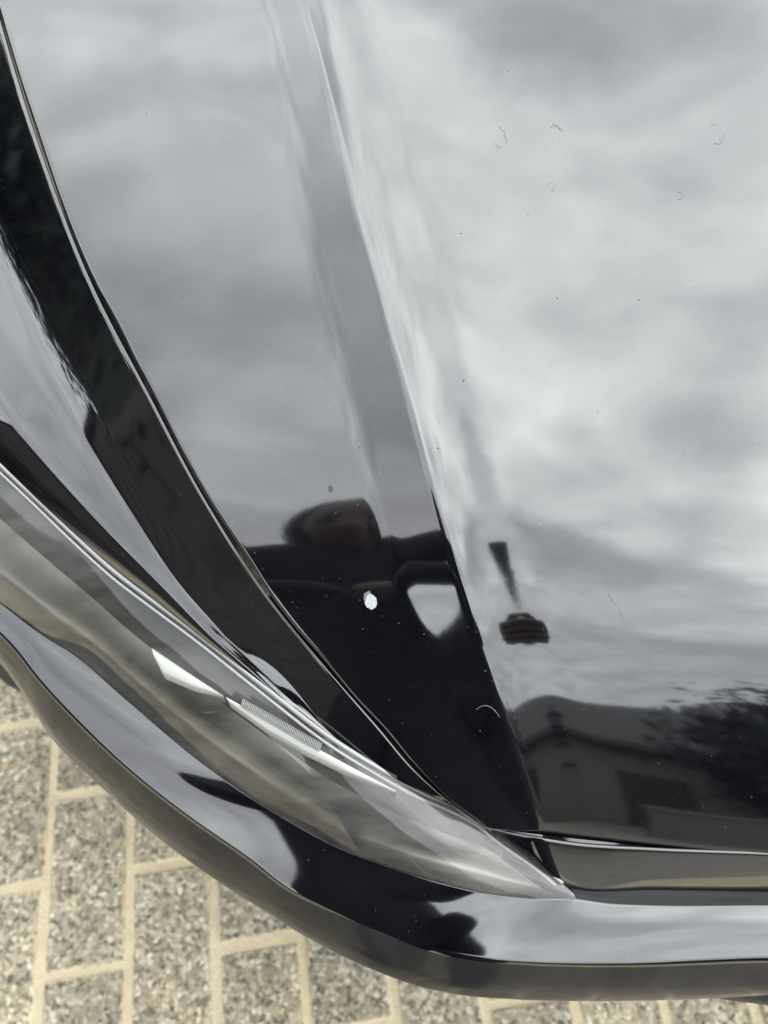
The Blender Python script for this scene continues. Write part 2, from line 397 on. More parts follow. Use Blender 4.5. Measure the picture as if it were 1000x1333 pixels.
# smooth the slope table
_sl = np.tan(np.radians(np.interp(_v, TV, TT)))
_k = np.hanning(41); _k /= _k.sum()
_sl = np.convolve(np.pad(_sl, 20, mode='edge'), _k, 'valid')
_P = np.concatenate([[0], np.cumsum((_sl[1:]+_sl[:-1])/2*.0005)]); _P += .672-np.interp(0, _v, _P)
def P(v): return np.interp(v, _v, _P)
def yLE(x):
    d = XC-np.asarray(x, float); d = np.abs(d)
    d = .46-.03*np.log1p(np.exp((.46-d)/.03))
    return .0353+.157*d*d
CROWN = .03
def base_h(x, y):
    return P(y-yLE(x)) - CROWN*(x-XC)**2
def solve(px, py, hf, z0=.75):
    z = z0
    for _ in range(24):
        p = at(px, py, z); z = .5*z+.5*float(hf(p[0], p[1]))
    return at(px, py, z)
C_PX = [(340, -170), (368, -80), (395, 0), (430, 130), (465, 270), (500, 400), (525, 490), (552, 590), (600, 760), (650, 910), (690, 1030), (704, 1072)]
C_W = np.array([solve(a, b, base_h) for a, b in C_PX])[::-1]
K_PX = [(270, -170), (310, -80), (342, 0), (370, 130), (392, 270), (425, 400), (452, 520), (480, 640), (520, 770), (590, 920), (660, 1040), (690, 1080)]
K_W = np.array([solve(a, b, base_h) for a, b in K_PX])[::-1]
def ext(W, yend, xend):
    return np.vstack([W, [[xend, yend, 0]]])
C_W = ext(C_W, 1.05, C_W[-1, 0]-.10); K_W = ext(K_W, 1.05, K_W[-1, 0]-.13)
def smooth_interp(xq, x, y):
    # C1 Hermite interpolation
    x = np.asarray(x); y = np.asarray(y); d = np.gradient(y, x)
    i = np.clip(np.searchsorted(x, xq)-1, 0, len(x)-2); h = x[i+1]-x[i]; u = np.clip((xq-x[i])/h, 0, 1)
    return (2*u**3-3*u**2+1)*y[i]+(u**3-2*u**2+u)*h*d[i]+(-2*u**3+3*u**2)*y[i+1]+(u**3-u**2)*h*d[i+1]
def xC(y): return smooth_interp(np.asarray(y, float), C_W[:, 1], C_W[:, 0])
def xK(y): return smooth_interp(np.asarray(y, float), K_W[:, 1], K_W[:, 0])
OVER = .066
def slope_x(s, y, W_):
    """extra slope dz/dx at signed distance s to the right of the crease"""
    W = np.maximum(W_, .004)
    fade = sm(-.02, .05, y-.055)
    q = -s/W
    left = .225*(1-sm(.62, 1.22, q))+.006*sm(.62, 1.22, q)
    wr = .0105
    right = -.28*np.exp(-(np.maximum(s, 0)/wr)**1.5) - .055*sm(.0, .03, s)*(1-sm(.10, .34, s)) + OVER*np.exp(-((s-.026)/.010)**2)*sm(.0, .015, s)
    left = left*(1-np.exp(-(s/.0018)**2)); right = right*(1-np.exp(-(s/.0016)**2))
    return np.where(s < 0, left, right)*(.35+.65*fade)
def add_h_exact(x, y):
    x = np.asarray(x, float); y = np.asarray(y, float)
    xc_, xk_ = xC(y), xK(y); s = x-xc_; n = 90; acc = np.zeros_like(s)
    tk = ((np.arange(n)+.5)/n)
    for t in tk:                              # denser near the crease: t -> t^2
        acc += slope_x(s*t*t, y, xc_-xk_)*(2*t/n)*s
    return acc
_gx = np.arange(-.50, .50, .001); _gy = np.arange(.02, 1.12, .002)
_GX, _GY = np.meshgrid(_gx, _gy); _GZ = add_h_exact(_GX, _GY)
def add_h(x, y):
    a = np.clip((np.asarray(x, float)+.50)/.001, 0, len(_gx)-1.001); b = np.clip((np.asarray(y, float)-.02)/.002, 0, len(_gy)-1.001)
    i = a.astype(int); j = b.astype(int); u = a-i; v = b-j
    return (_GZ[j, i]*(1-u)+_GZ[j, i+1]*u)*(1-v)+(_GZ[j+1, i]*(1-u)+_GZ[j+1, i+1]*u)*v
def bonnet_h(x, y): return base_h(x, y)+add_h(x, y)
def bonnet_exact(x, y): return base_h(x, y)+add_h_exact(x, y)

# bonnet outer edge (gap to the wing)
E_PX = [(640, 1081), (595, 1048), (540, 995), (500, 947), (465, 910), (425, 862), (380, 810), (350, 770), (325, 730), (275, 655), (235, 585), (200, 515), (187, 490), (150, 415), (125, 370), (100, 315), (75, 250), (50, 175), (25, 100), (0, 15), (-28, -90), (-48, -180)]
E_W = np.array([solve(a, b, bonnet_h) for a, b in E_PX])
E_W = np.vstack([E_W, [[-.335, .80, 0], [-.37, 1.05, 0]]])
for i in (-2, -1): E_W[i, 2] = bonnet_h(E_W[i, 0], E_W[i, 1])
def xE(y):
    return smooth_interp(np.asarray(y, float), E_W[:, 1], E_W[:, 0])

# ------------------------------------------------------------------ the car
car = empty('parked_car', (XC, .9, 0))
tag(car, 'glossy black car seen close at its front corner, with a stone chip in the bonnet', 'car')
INV = Matrix.Translation((-XC, -.9, 0))
def cpart(name, me, mat, parent=car, smooth=True):
    if parent is car: me.transform(INV)
    else:
        me.transform(INV)
    return link(name, me, mat, parent, smooth)

def fil(d, r=.0015):
    q = np.clip(r-d, 0, .93*r); return r-np.sqrt(r*r-q*q)

def make_bonnet():
    v0 = np.concatenate([np.linspace(0, .008, 14), np.linspace(.008, .10, 90)[1:], np.linspace(.10, .56, 170)[1:], np.linspace(.56, .98, 24)[1:]])
    nL1 = np.concatenate([np.linspace(0, .09, 16), np.linspace(.09, .5, 34)[1:], 1-.5*np.linspace(1, 0, 85)[1:]**1.5])
    nR = np.concatenate([(np.linspace(0, 1, 95)**1.6)*.16, np.linspace(.16, .6, 60)[1:], np.linspace(.6, 1, 14)[1:]])
    X_, Y_, D_, V_ = [], [], [], []
    for v in v0:
        xe, xc = .0, .05
        for _ in range(12):
            xe = .5*xe+.5*float(xE(max(v+float(yLE(xe)), E_W[0, 1]))); xc = .5*xc+.5*float(xC(max(v+float(yLE(xc)), C_W[0, 1])))
        xs = np.concatenate([xe+(xc-xe)*nL1, (xc+(XC-xc)*nR)[1:]])
        X_.append(xs); Y_.append(v+yLE(xs)); D_.append((xs-xe)*.82); V_.append(np.full_like(xs, v))
    X_, Y_, D_, V_ = map(np.array, (X_, Y_, D_, V_))
    G = np.stack([X_, Y_, bonnet_exact(X_, Y_)-fil(D_)-fil(V_)], 2)
    # flange down along the outer edge and along the front
    left = G[:, :1].copy(); left2 = left.copy(); left2[:, 0, 2] -= .014; left2[:, 0, 0] += .0015
    G = np.concatenate([left2, G], 1)
    fr = G[:1].copy(); fr[0, :, 2] -= .012; fr[0, :, 1] += .002
    G = np.concatenate([fr, G], 0)
    M = G[:, ::-1].copy(); M[:, :, 0] = 2*XC-M[:, :, 0]
    G = np.concatenate([G, M[:, 1:]], 1)
    return G
BG = make_bonnet()
bonnet = cpart('bonnet', grid_mesh(BG), PAINT)

# ---- wing
def keyline(px, zs): return [at(a, b, z) for (a, b), z in zip(px, zs)]
def offs(p, d, dz): return np.array([p[0]+d[0], p[1]+d[1], p[2]+dz])
kE_px = [(634, 1079), (600, 1052), (540, 995), (500, 947), (425, 862), (350, 770), (275, 655), (200, 515), (125, 370), (50, 175), (0, 15)]
kE = [solve(a, b, bonnet_h) for a, b in kE_px]
zE = [p[2] for p in kE]
kF_px = [(627, 1073), (588, 1052), (505, 1009), (432, 958), (350, 862), (265, 760), (190, 650), (115, 530), (58, 420), (-25, 250), (-85, 90)]
dF = [.004, .012, .018, .021, .024, .0255, .027, .029, .030, .032, .033]
BAND_EL = [.10, .06, .05, .05, .06, .09, .12, .12, .10, .08, .06]
def solve_drop(i):
    e = kE[i]; tg = kE[min(i+1, len(kE)-1)]-kE[max(i-1, 0)]; lo, hi = .003, .06
    d = ray(*kF_px[i]); d = d/np.linalg.norm(d)
    for _ in range(40):
        mid = .5*(lo+hi); f = at(*kF_px[i], zE[i]-mid); nn = np.cross(f-e, tg); nn /= np.linalg.norm(nn)
        if nn[2] < 0: nn = -nn
        r = d-2*np.dot(d, nn)*nn
        el = r[2]/math.hypot(r[0], r[1])
        if r[0] > 0: el = 9
        if el > BAND_EL[i]: lo = mid
        else: hi = mid
    return mid
dF2 = [dF[0]]+[solve_drop(i) for i in range(1, 11)]
print('band drops', np.round(dF2, 4))
dF = list(np.convolve(np.pad(dF2, 1, mode='edge'), [.25, .5, .25], 'valid'))
kF = [at(a, b, z-d) for (a, b), z, d in zip(kF_px, zE, dF)]
kG_px = [(622, 1067), (586, 1047), (500, 1004), (425, 957), (322, 878), (200, 783), (100, 700), (0, 605), (-130, 480), (-330, 330)]
zG = [.662, .666, .687, .702, .714, .720, .727, .735, .742, .750]
kG = [at(a, b, z) for (a, b), z in zip(kG_px, zG)]
kG.append(np.array([-.40, .62, .76]))
# rear continuation
kE += [np.array([-.335, .80, float(bonnet_h(-.335, .80))]), np.array([-.37, 1.05, float(bonnet_h(-.37, 1.05))])]
kF += [kE[-2]+np.array([-.042, -.01, -.033]), kE[-1]+np.array([-.042, -.01, -.03])]
kG += [np.array([-.425, .85, .80]), np.array([-.435, 1.07, .83])]
n = 240
lE, lF, lG = spline(kE, n), spline(kF, n), spline(kG, n)
def make_wing():
    rows = []
    for e_, f_, g_ in zip(lE, lF, lG):
        w1 = f_-e_; wl = np.linalg.norm(w1[:2])+1e-9; out_ = w1/ (np.linalg.norm(w1)+1e-9)
        gap = min(.0016, .25*wl); e0 = e_+np.array([w1[0], w1[1], 0])/wl*gap; e0[2] -= .0016
        pts = [e0+np.array([0, 0, -.014])]
        # small round on the inner edge
        r = min(.0022, .2*wl)
        b0 = e0+(f_-e0)*min(.12, 1)
        for t in np.linspace(0, 1, 6):
            a = e0+np.array([0, 0, -.003]); c = e0+np.array([0, 0, .0004]); pts.append((1-t)**2*a+2*t*(1-t)*c+t*t*b0)
        # band, slightly crowned, then the fold, then the shelf
        dl = np.linalg.norm(g_-f_)
        fr = min(.010, .45*dl, .35*np.linalg.norm(w1))
        dg = (g_-f_)/(dl+1e-9)
        p1 = f_-out_*fr; p2 = f_+dg*fr
        bn = np.cross(out_, np.array([dg[1], -dg[0], 0])); up = np.array([0, 0, 1.])
        for t in np.linspace(0, 1, 24)[1:]:
            pts.append(b0+(p1-b0)*t+up*.0001*math.sin(math.pi*t)*min(1, wl/.03))
        for t in np.linspace(0, 1, 16)[1:]:
            pts.append((1-t)**2*p1+2*t*(1-t)*f_+t*t*p2)
        h = min(.11*dl, .008)
        for t in np.linspace(0, 1, 40)[1:]:
            q = p2+(g_-p2)*t
            pts.append(q+up*h*(1-(1-t)**2 if False else (math.sin(math.pi*t**1.6)*.9)))
        pts.append(pts[-1]+np.array([0, 0, -.012]))
        rows.append(np.array(pts))
    return np.array(rows)
WG = make_wing()
wm_ = grid_mesh(WG, True)
wm2 = mirrored(wm_, XC)
wing = cpart('wing', wm_, PAINT); cpart('wing', wm2, PAINT)

# ---- headlight
H1_px = [(745, 1161), (700, 1123), (650, 1088), (622, 1066), (586, 1047), (545, 1029), (500, 1004), (425, 957), (350, 899), (250, 820), (200, 783), (150, 745), (100, 700), (50, 652), (0, 605), (-130, 480), (-330, 330)]
H1_z = [.645, .650, .656, .660, .665, .675, .686, .701, .711, .717, .719, .722, .726, .730, .734, .741, .749]
L2_px = [(748, 1167), (715, 1167), (675, 1165), (650, 1163), (615, 1157), (575, 1147), (530, 1134), (450, 1105), (375, 1066), (280, 1003), (225, 960), (165, 908), (100, 852), (50, 820), (0, 782), (-130, 690), (-330, 500)]
L2_z = [.6435, .644, .645, .646, .647, .648, .649, .652, .656, .661, .664, .667, .671, .674, .677, .685, .70]
H1 = spline(keyline(H1_px, H1_z), 220); L2 = spline(keyline(L2_px, L2_z), 220)
def patch(A, B, nu, bulge, dirn=None, drop=0.0, shrink=0.0):
    rows = []
    for a, b in zip(A, B):
        d = b-a; t = np.array([d[1], -d[0], 0]); ln = np.linalg.norm(d)+1e-9
        nrm = np.array([d[0]*0, 0, 1.0])
        hd = d.copy(); hd[2] = 0; hd = hd/(np.linalg.norm(hd)+1e-9)
        nrm = np.array([hd[0]*.5, hd[1]*.5, .85])
        row = []
        for u in np.linspace(0, 1, nu):
            uu = shrink+(1-2*shrink)*u
            row.append(a+d*uu+nrm*(bulge*ln*(math.sin(math.pi*uu)))-np.array([0, 0, drop]))
        rows.append(row)
    return np.array(rows)
headlight = empty('headlight'); headlight.parent = car
headlight2 = empty('headlight'); headlight2.parent = car
def hpart(name, me, mat, smooth=True):
    m2 = mirrored(me, XC)
    a = cpart(name, me, mat, headlight, smooth); cpart(name, m2, mat, headlight2, smooth); return a
L2o = np.array([b+(b-a)/np.linalg.norm(b-a)*.0018+np.array([0, 0, .0012]) for a, b in zip(H1, L2)])
LG = patch(H1, L2o, 44, .10)
hpart('lens', grid_mesh(LG, True), LENS)
# moulded edge of the lens along the top
mb = MB(); off = np.array([0, 0, .0008])
mb.tube([p+off for p in H1[4:]], .0013, 10)
mb.tube([p+np.array([-.0012, -.0030, -.0008]) for p in H1[6:]], .0009, 8)
EDGE = glassish('lens_edge', (.80, .80, .76), 1.9)
RIMM = Mat('lens_rim_plastic', (.20, .20, .195), .12, 0, 1.7).m
hpart('lens_rim', mesh(mb.v, mb.f), RIMM)
# bowl
def bowl():
    rows = []
    for a, b in zip(H1, L2):
        d = b-a; ln = np.linalg.norm(d); row = []
        dep = min(.035, .55*ln)
        for u in np.linspace(0, 1, 28):
            q = a+d*u; q = q+np.array([0, .25, -1])*(dep*(math.sin(math.pi*u)**.7)*(.75+.25*math.cos(2*math.pi*u)))-np.array([0, 0, .001])
            row.append(q)
        rows.append(row)
    return np.array(rows)
hpart('reflector', grid_mesh(bowl(), True), REFL)
# dark bezel ledge just under the top edge
def band(A, B, u0, u1, depth0, depth1, nu=8, i0=0, i1=None):
    rows = []
    for a, b in list(zip(A, B))[i0:i1]:
        d = b-a; rows.append([a+d*(u0+(u1-u0)*t)-np.array([0, 0, (depth0+(depth1-depth0)*t)*np.linalg.norm(d)]) for t in np.linspace(0, 1, nu)])
    return np.array(rows)
hpart('bezel', grid_mesh(band(H1, L2, .03, .36, .05, .20, 8, 30, 219), True), BEZEL)
# light guide: a tapering white blade with a ribbed section
def lin(pts, zs, n):
    P_ = np.array(keyline(pts, zs)); c = np.concatenate([[0], np.cumsum(np.linalg.norm(np.diff(P_, axis=0), axis=1))]); q = np.linspace(0, c[-1], n)
    return np.stack([np.interp(q, c, P_[:, k]) for k in range(3)], 1)
def blade(T_, B_, name):
    BT = patch(T_, B_, 6, .10)
    g2 = np.concatenate([BT[:, :1]+np.array([0, .001, -.006]), BT, BT[:, -1:]+np.array([0, -.001, -.006])], 1)
    hpart(name, grid_mesh(g2, True), DRL)
blade(lin([(197, 843), (243, 874), (291, 906)], [.709, .708, .706], 30), lin([(204, 862), (212, 877), (250, 893), (275, 901), (292, 908)], [.708, .707, .707, .706, .705], 30), 'light_guide')
BL_T = lin([(294, 907), (350, 938), (400, 967), (450, 994), (515, 1029)], [.712, .709, .704, .698, .687], 90)
BL_B = lin([(298, 914), (345, 948), (395, 977), (447, 1003), (515, 1032)], [.711, .708, .703, .697, .686], 90)
blade(BL_T, BL_B, 'light_guide')
mb = MB()
for i in range(52):
    k = 8+i*0.8; a = BL_T[int(k)]*(1-k % 1)+BL_T[int(k)+1]*(k % 1); b = BL_B[int(k)]*(1-k % 1)+BL_B[int(k)+1]*(k % 1)
    q0 = a+np.array([.0012, .0030, .0012]); q1 = a+(b-a)*.35+np.array([0, 0, .0014])
    mb.tube([q0, q1], .00028, 5)
ribs = hpart('guide_ribs', mesh(mb.v, mb.f), RIMM)
for o in headlight.children[:]+headlight2.children[:]:
    if o.name.startswith('guide_ribs'): o['kind'] = 'stuff'

# ---- bumper: shelf and lower lip
O1_px = [(1000, 1251), (800, 1257), (700, 1255), (625, 1249), (565, 1238), (500, 1212), (440, 1188), (375, 1158), (325, 1120), (250, 1068), (175, 1010), (100, 940), (45, 880), (20, 848), (-60, 775), (-200, 680), (-380, 540)]
O1_z = [.634, .634, .6345, .6345, .6345, .6355, .6385, .6420, .6443, .6488, .6543, .6607, .6665, .669, .6745, .686, .694]
SI_px = [(1000, 1178), (850, 1178), (790, 1175), (748, 1169), (690, 1168), (640, 1163), (590, 1152), (530, 1135), (450, 1106), (375, 1067), (280, 1004), (165, 909), (100, 853), (50, 821), (0, 783), (-130, 691), (-330, 501)]
SI_z = [.642, .642, .642, .6425, .6435, .645, .646, .6475, .650, .654, .659, .665, .669, .672, .675, .683, .698]
O2_px = [(1000, 1297), (850, 1302), (750, 1303), (675, 1301), (600, 1295), (550, 1285), (500, 1268), (400, 1220), (350, 1189), (275, 1141), (225, 1105), (125, 1018), (65, 958), (30, 903), (0, 863), (-110, 785), (-260, 700), (-440, 560)]
O2_z = [.585, .585, .585, .585, .585, .585, .585, .585, .585, .585, .585, .585, .587, .590, .592, .6, .6, .6]
O1 = keyline(O1_px, O1_z); SI = keyline(SI_px, SI_z); O2 = keyline(O2_px, O2_z)
for lst, y_, z_ in ((O1, -.006, .634), (SI, .021, .642), (O2, -.028, .585)):
    p0 = lst[0]; lst.insert(0, np.array([.33, (p0[1]+y_)/2, z_])); lst.insert(0, np.array([XC, y_, z_]))
O1.append(np.array([-.462, .46, .71])); SI.append(np.array([-.440, .62, .757])); O2.append(np.array([-.475, .46, .60]))
nb = 300
lO1, lSI, lO2 = spline(O1, nb), spline(SI, nb), spline(O2, nb)
def make_bumper():
    A = []; Bb = []
    for s_, o_, q_ in zip(lSI, lO1, lO2):
        row = [s_+np.array([0, .004, -.012])]
        d = o_-s_; up = np.array([0, 0, 1.])
        d1 = d/np.linalg.norm(d); r = .0030
        dq = (q_-o_); d2 = dq/np.linalg.norm(dq)
        e1 = o_-d1*r; e2 = o_+d2*r
        for t in np.linspace(0, 1, 22): row.append(s_+(e1-s_)*t+up*(.0007*math.sin(math.pi*t)))
        for t in np.linspace(0, 1, 10)[1:]: row.append((1-t)**2*e1+2*t*(1-t)*o_+t*t*e2)
        A.append(row)
        hd = np.array([d1[0], d1[1], 0]); hd /= np.linalg.norm(hd)
        low = [e2-d2*.0002]
        for t in np.linspace(0, 1, 16)[1:]: low.append(e2+(q_-e2)*t+hd*.0035*math.sin(math.pi*t))
        for t in np.linspace(0, 1, 8)[1:]:
            a = math.pi/2*t; low.append(q_+np.array([0, 0, -1])*(.012*math.sin(a))+hd*(.004*math.sin(a))-hd*(.02*(1-math.cos(a))))
        low.append(q_+np.array([0, 0, -.03])-hd*.05); low.append(q_+np.array([0, 0, -.30])-hd*.30)
        Bb.append(low)
    return np.array(A), np.array(Bb)
BA, BB = make_bumper()
def whole(G):
    M = G[::-1].copy(); M[:, :, 0] = 2*XC-M[:, :, 0]
    return np.concatenate([G[::-1], M[::-1][1:]], 0)
bumper = cpart('bumper', grid_mesh(whole(BA)), PAINT)
cpart('lower_lip', grid_mesh(whole(BB)), LIP, bumper)
# upper strip between bonnet edge and shelf
N1_px = [(640, 1082), (668, 1088), (700, 1094), (745, 1101), (850, 1108), (1000, 1114)]
N1_z = [.661, .666, .670, .670, .670, .670]
N2_px = [(655, 1099), (690, 1125), (720, 1148), (752, 1164), (850, 1168), (1000, 1170)]
N2_z = [.653, .649, .6455, .641, .640, .640]
N1 = keyline(N1_px, N1_z); N2 = keyline(N2_px, N2_z)
N1 += [np.array([.32, .037, .670]), np.array([XC, .0345, .670])]; N2 += [np.array([.32, .0265, .6415]), np.array([XC, .0245, .6415])]
lN1, lN2 = spline(N1, 160), spline(N2, 160)
rows = []
for a, b in zip(lN1, lN2):
    d = b-a; row = [a+np.array([0, .06, -.016]), a+np.array([0, .0028, -.016]), a+np.array([0, .0023, -.0016])]
    for t in np.linspace(0, 1, 6): row.append(a+np.array([0, .0018*(1-t), 0])+np.array([0, 0, -.0006*(1-t)**2])-np.array([0, 0, .0012*t*t]))
    for t in np.linspace(0, 1, 18)[1:]: row.append(a-np.array([0, 0, .0012])+(b-a+np.array([0, 0, .0012]))*t+np.array([0, -.6, .5])*.0008*math.sin(math.pi*t)*min(1, np.linalg.norm(d)/.02))
    row.append(b+np.array([0, -.004, -.0015])); row.append(b+np.array([0, -.006, -.010]))
    rows.append(row)
SG = np.array(rows)
M = SG[::-1].copy(); M[:, :, 0] = 2*XC-M[:, :, 0]
cpart('nose_strip', grid_mesh(np.concatenate([SG, M[1:]], 0), False), LIP if False else PAINT)
# under tray closing the gaps seen from above
mb = MB(); mb.box((XC, .50, .60), (.80, .86, .02)); mb.box((XC, .10, .63), (.72, .03, .02))
cpart('under_tray', mesh(mb.v, mb.f), DARKGAP, car, False)
# grille opening trim that pokes out below the lip
tr = spline([at(925, 1300, .57), at(960, 1306, .57), at(1000, 1311, .57), np.array([.30, -.045, .57]), np.array([XC, -.05, .57])], 40)
mb = MB(); mb.tube([p+np.array([0, .011, 0]) for p in tr]+[np.array([2*XC-p[0], p[1]+.011, p[2]]) for p in tr[::-1]], .010, 10)
cpart('lower_grille_trim', mesh(mb.v, mb.f), BLACK, bumper)

# ---- rest of the car (beyond the frame)
def side():
    rows = []
    top = [kG[9], kG[10], kG[11], kG[12], np.array([-.44, 1.5, .86]), np.array([-.44, 2.3, .88]), np.array([-.41, 3.1, .88]), np.array([-.30, 3.45, .84])]
    T = spline(top, 120)
    for p in T:
        row = []
        for t in np.linspace(0, 1, 16):
            bx = -.03*math.sin(math.pi*min(1, t*1.2))
            row.append(np.array([p[0]+bx, p[1], p[2]*(1-t)+.22*t]))
        rows.append(row)
    G = np.array(rows)
    for yc in (.55, 2.75):
        m = (G[:, :, 1]-yc)**2+(G[:, :, 2]-.30)**2
        r = np.sqrt(m); k = (r < .35)
        # push points inside the arch up on to its rim
        f = .35/np.maximum(r, .02)
        G[:, :, 2] = np.where(k, .30+np.sqrt(np.maximum(.35**2-(G[:, :, 1]-yc)**2, 0)), G[:, :, 2])
    return G
SGm = grid_mesh(side(), True); SGm2 = mirrored(SGm, XC)
cpart('body_side', SGm, PAINT); cpart('body_side', SGm2, PAINT)
def cabin():
    prof = [(.98, .855, .40), (1.15, .95, .385), (1.45, 1.13, .345), (1.62, 1.22, .325), (1.9, 1.27, .315), (2.5, 1.27, .31), (2.9, 1.20, .32), (3.2, 1.05, .34), (3.42, .86, .36)]
    Pp = spline([np.array(q) for q in prof], 60)
    return Pp
Pp = cabin()
def cab_grid(i0, i1):
    rows = []
    for y, z, hw in Pp[i0:i1]:
        rows.append([np.array([XC+hw*s, y+.02*(s*s), z-.02*s**4]) for s in np.linspace(-1, 1, 20)])
    return np.array(rows)
ws = cpart('windscreen', grid_mesh(cab_grid(0, 24)), GLASS)
cpart('roof', grid_mesh(cab_grid(23, 45)), PAINT)
cpart('rear_window', grid_mesh(cab_grid(44, 60)), GLASS)
def sideglass(sgn):
    rows = []
    for y, z, hw in Pp:
        yb = min(max(y, 1.0), 3.4)
        rows.append([np.array([XC+sgn*(hw+(.44+XC-.02-hw)*t if False else hw*(1-t)+(.86)*t), y, (z-.02)*(1-t)+.865*t]) for t in np.linspace(0, 1, 6)])
    return np.array(rows)
cpart('side_window', grid_mesh(sideglass(-1)), GLASS); cpart('side_window', grid_mesh(sideglass(1), True), GLASS)
def wheel(x, y):
    wh = empty('wheel', (x-XC, y-.9, .30)); wh.parent = car
    prof = [(.20, -.09), (.27, -.10), (.30, -.07), (.305, 0), (.30, .07), (.27, .10), (.20, .09)]
    G = np.array([[(w_, r*math.cos(a), r*math.sin(a)) for r, w_ in prof] for a in np.linspace(0, 2*math.pi, 41)])
    link('tyre', grid_mesh(G), RUBBER, wh)
    mb = MB()
    for s in range(5):
        a = 2*math.pi*s/5; rot = Matrix.Rotation(a, 3, 'X'); mb.box(rot @ Vector((0, 0, .11)), (.05, .05, .20), rot)
    mb.tube([(-.04, 0, 0), (.04, 0, 0)], .05, 16)
    link('rim', mesh(mb.v, mb.f), ALLOY, wh, False)
for x in (-.33, 2*XC+.33):
    for y in (.55, 2.75): wheel(x, y)

# ---- stone chip, water marks, dust on the bonnet
def on_bonnet(px, py, lift=.0002):
    p = solve(px, py, bonnet_h); p = p.copy(); p[2] += lift; return p
def surf_poly(pxs, name, mat, lift, parent, thick=.0003):
    top = [on_bonnet(a, b, lift) for a, b in pxs]; low = [p-np.array([0, 0, thick]) for p in top]; k = len(top)
    c = sum(top)/k
    f = [(k*2, (i+1) % k, i) for i in range(k)]+[(i, (i+1) % k, k+(i+1) % k, k+i) for i in range(k)]
    return cpart(name, mesh(top+low+[c], [q[::-1] for q in f]), mat, parent, False)
chip_px = [(475, 779), (476, 774), (480, 771), (482, 773), (486, 775), (490, 779), (491, 786), (489, 791), (484, 794), (478, 791), (475, 786)]
surf_poly(chip_px, 'paint_chip', CHIP, .00035, bonnet)
surf_poly([(473.5, 781), (474, 773), (480, 769.5), (483, 771), (480, 774), (477, 777), (476, 783)], 'chip_edge', Mat('chip_edge_grey', (.10, .10, .11), .5).m, .0004, bonnet)

def tri_specks():
    mb_v, mb_f = [], []
    return mb_v, mb_f
DUST = Mat('dust_grain', (.33, .32, .30), .9).m; DIRT = Mat('dirt_grain', (.05, .045, .04), .9).m
def specks(num, size, mat, name, region):
    V, F = [], []
    for _ in range(num):
        px = rng.uniform(region[0], region[2]); py = rng.uniform(region[1], region[3])
        if py > 1060: continue
        # stay on the bonnet
        ex = np.interp(py, [b for a, b in E_PX[::-1]], [a for a, b in E_PX[::-1]])
        if px < ex+8: continue
        p = on_bonnet(px, py, .00005); s = size*rng.uniform(.4, 1.0)**2; o = len(V)
        a0 = rng.uniform(0, 6.28); k = 5
        for j in range(k):
            a = a0+j*2*math.pi/k; rr = s*rng.uniform(.6, 1.1); x, y = p[0]+rr*math.cos(a), p[1]+rr*math.sin(a)
            V.append((x, y, p[2]+(y-p[1])*.4))
        V.append((p[0], p[1], p[2]+s*.8)); F += [(o+j, o+(j+1) % k, o+k) for j in range(k)]
    o = cpart(name, mesh(V, F), mat, bonnet, False); o['kind'] = 'stuff'
specks(110, .00028, DUST, 'dust', (0, 0, 1000, 1060))
specks(70, .0006, DIRT, 'dirt_specks', (100, 0, 1000, 950))
WATER = Mat('water_residue', (.085, .088, .09), .6).m
def ring(cx, cy, r, aspect=1.3, wob=.2):
    pts = []; ph = rng.uniform(0, 6.28, 4)
    for a in np.linspace(0, 2*math.pi*rng.uniform(.75, 1.0), 22):
        q = r*(1+wob*(math.sin(2*a+ph[0])*.5+math.sin(3*a+ph[1])*.5)); pts.append(on_bonnet(cx+q*math.cos(a), cy+q*aspect*math.sin(a), .00003))
    mb = MB(); mb.tube(pts, .00014, 4)
    cpart('water_mark', mesh(mb.v, mb.f), WATER, bonnet)
def smear(cx, cy, r):
    for k in range(int(rng.integers(3, 6))):                    # broken, feathery remains of a dried drop
        a0 = rng.uniform(0, 6.28); sp = rng.uniform(.5, 1.5); rr = r*rng.uniform(.7, 1.15); ox, oy = rng.normal(0, r*.25, 2)
        pts = [on_bonnet(cx+ox+rr*(1+rng.normal(0, .09))*math.cos(a), cy+oy+1.25*rr*(1+rng.normal(0, .09))*math.sin(a), .00003) for a in np.linspace(a0, a0+sp, 9)]
        mb = MB(); mb.tube(pts, rng.uniform(.00006, .00013), 4)
        cpart('water_mark', mesh(mb.v, mb.f), WATER, bonnet)
for q in [(932, 172, 10), (652, 186, 13), (722, 174, 11), (717, 244, 5), (885, 256, 4)]: smear(*q)
surf_poly([(427, 633), (431, 632), (434, 636), (432, 641), (428, 640)], 'tar_spot', DIRT, .0003, bonnet)

# ---- lint threads lying on the bonnet
def thread(pxs, label):
    pts = spline([on_bonnet(a, b, .0005) for a, b in pxs], 40)
    mb = MB(); mb.tube(pts, .00012, 5)
    tag(mb.build('lint_thread', LINT, None, True), label, 'lint', 'lint threads on the bonnet')
thread([(742, 771), (752, 774), (765, 770), (780, 769), (792, 774), (798, 784), (806, 793), (811, 805)], 'long pale curled lint thread lying on the grey cloud reflection of the bonnet')
thread([(620, 924), (626, 920), (633, 919), (640, 922), (647, 929), (650, 934)], 'short pale lint thread lying on the black lower end of the bonnet')

# ------------------------------------------------------------------ ground
gr = mesh([(-400, -400, -.012), (400, -400, -.012), (400, 400, -.012), (-400, 400, -.012)], [(0, 1, 2, 3)])
tag(link('ground', gr, ASPHALT, None, False), kind='structure')
YAW = R(8.3); PX_, PY_ = .107, .2135
org = at(52, 1240, 0); org[2] = 0
pave = empty('pavement', tuple(org), YAW); tag(pave, kind='structure')
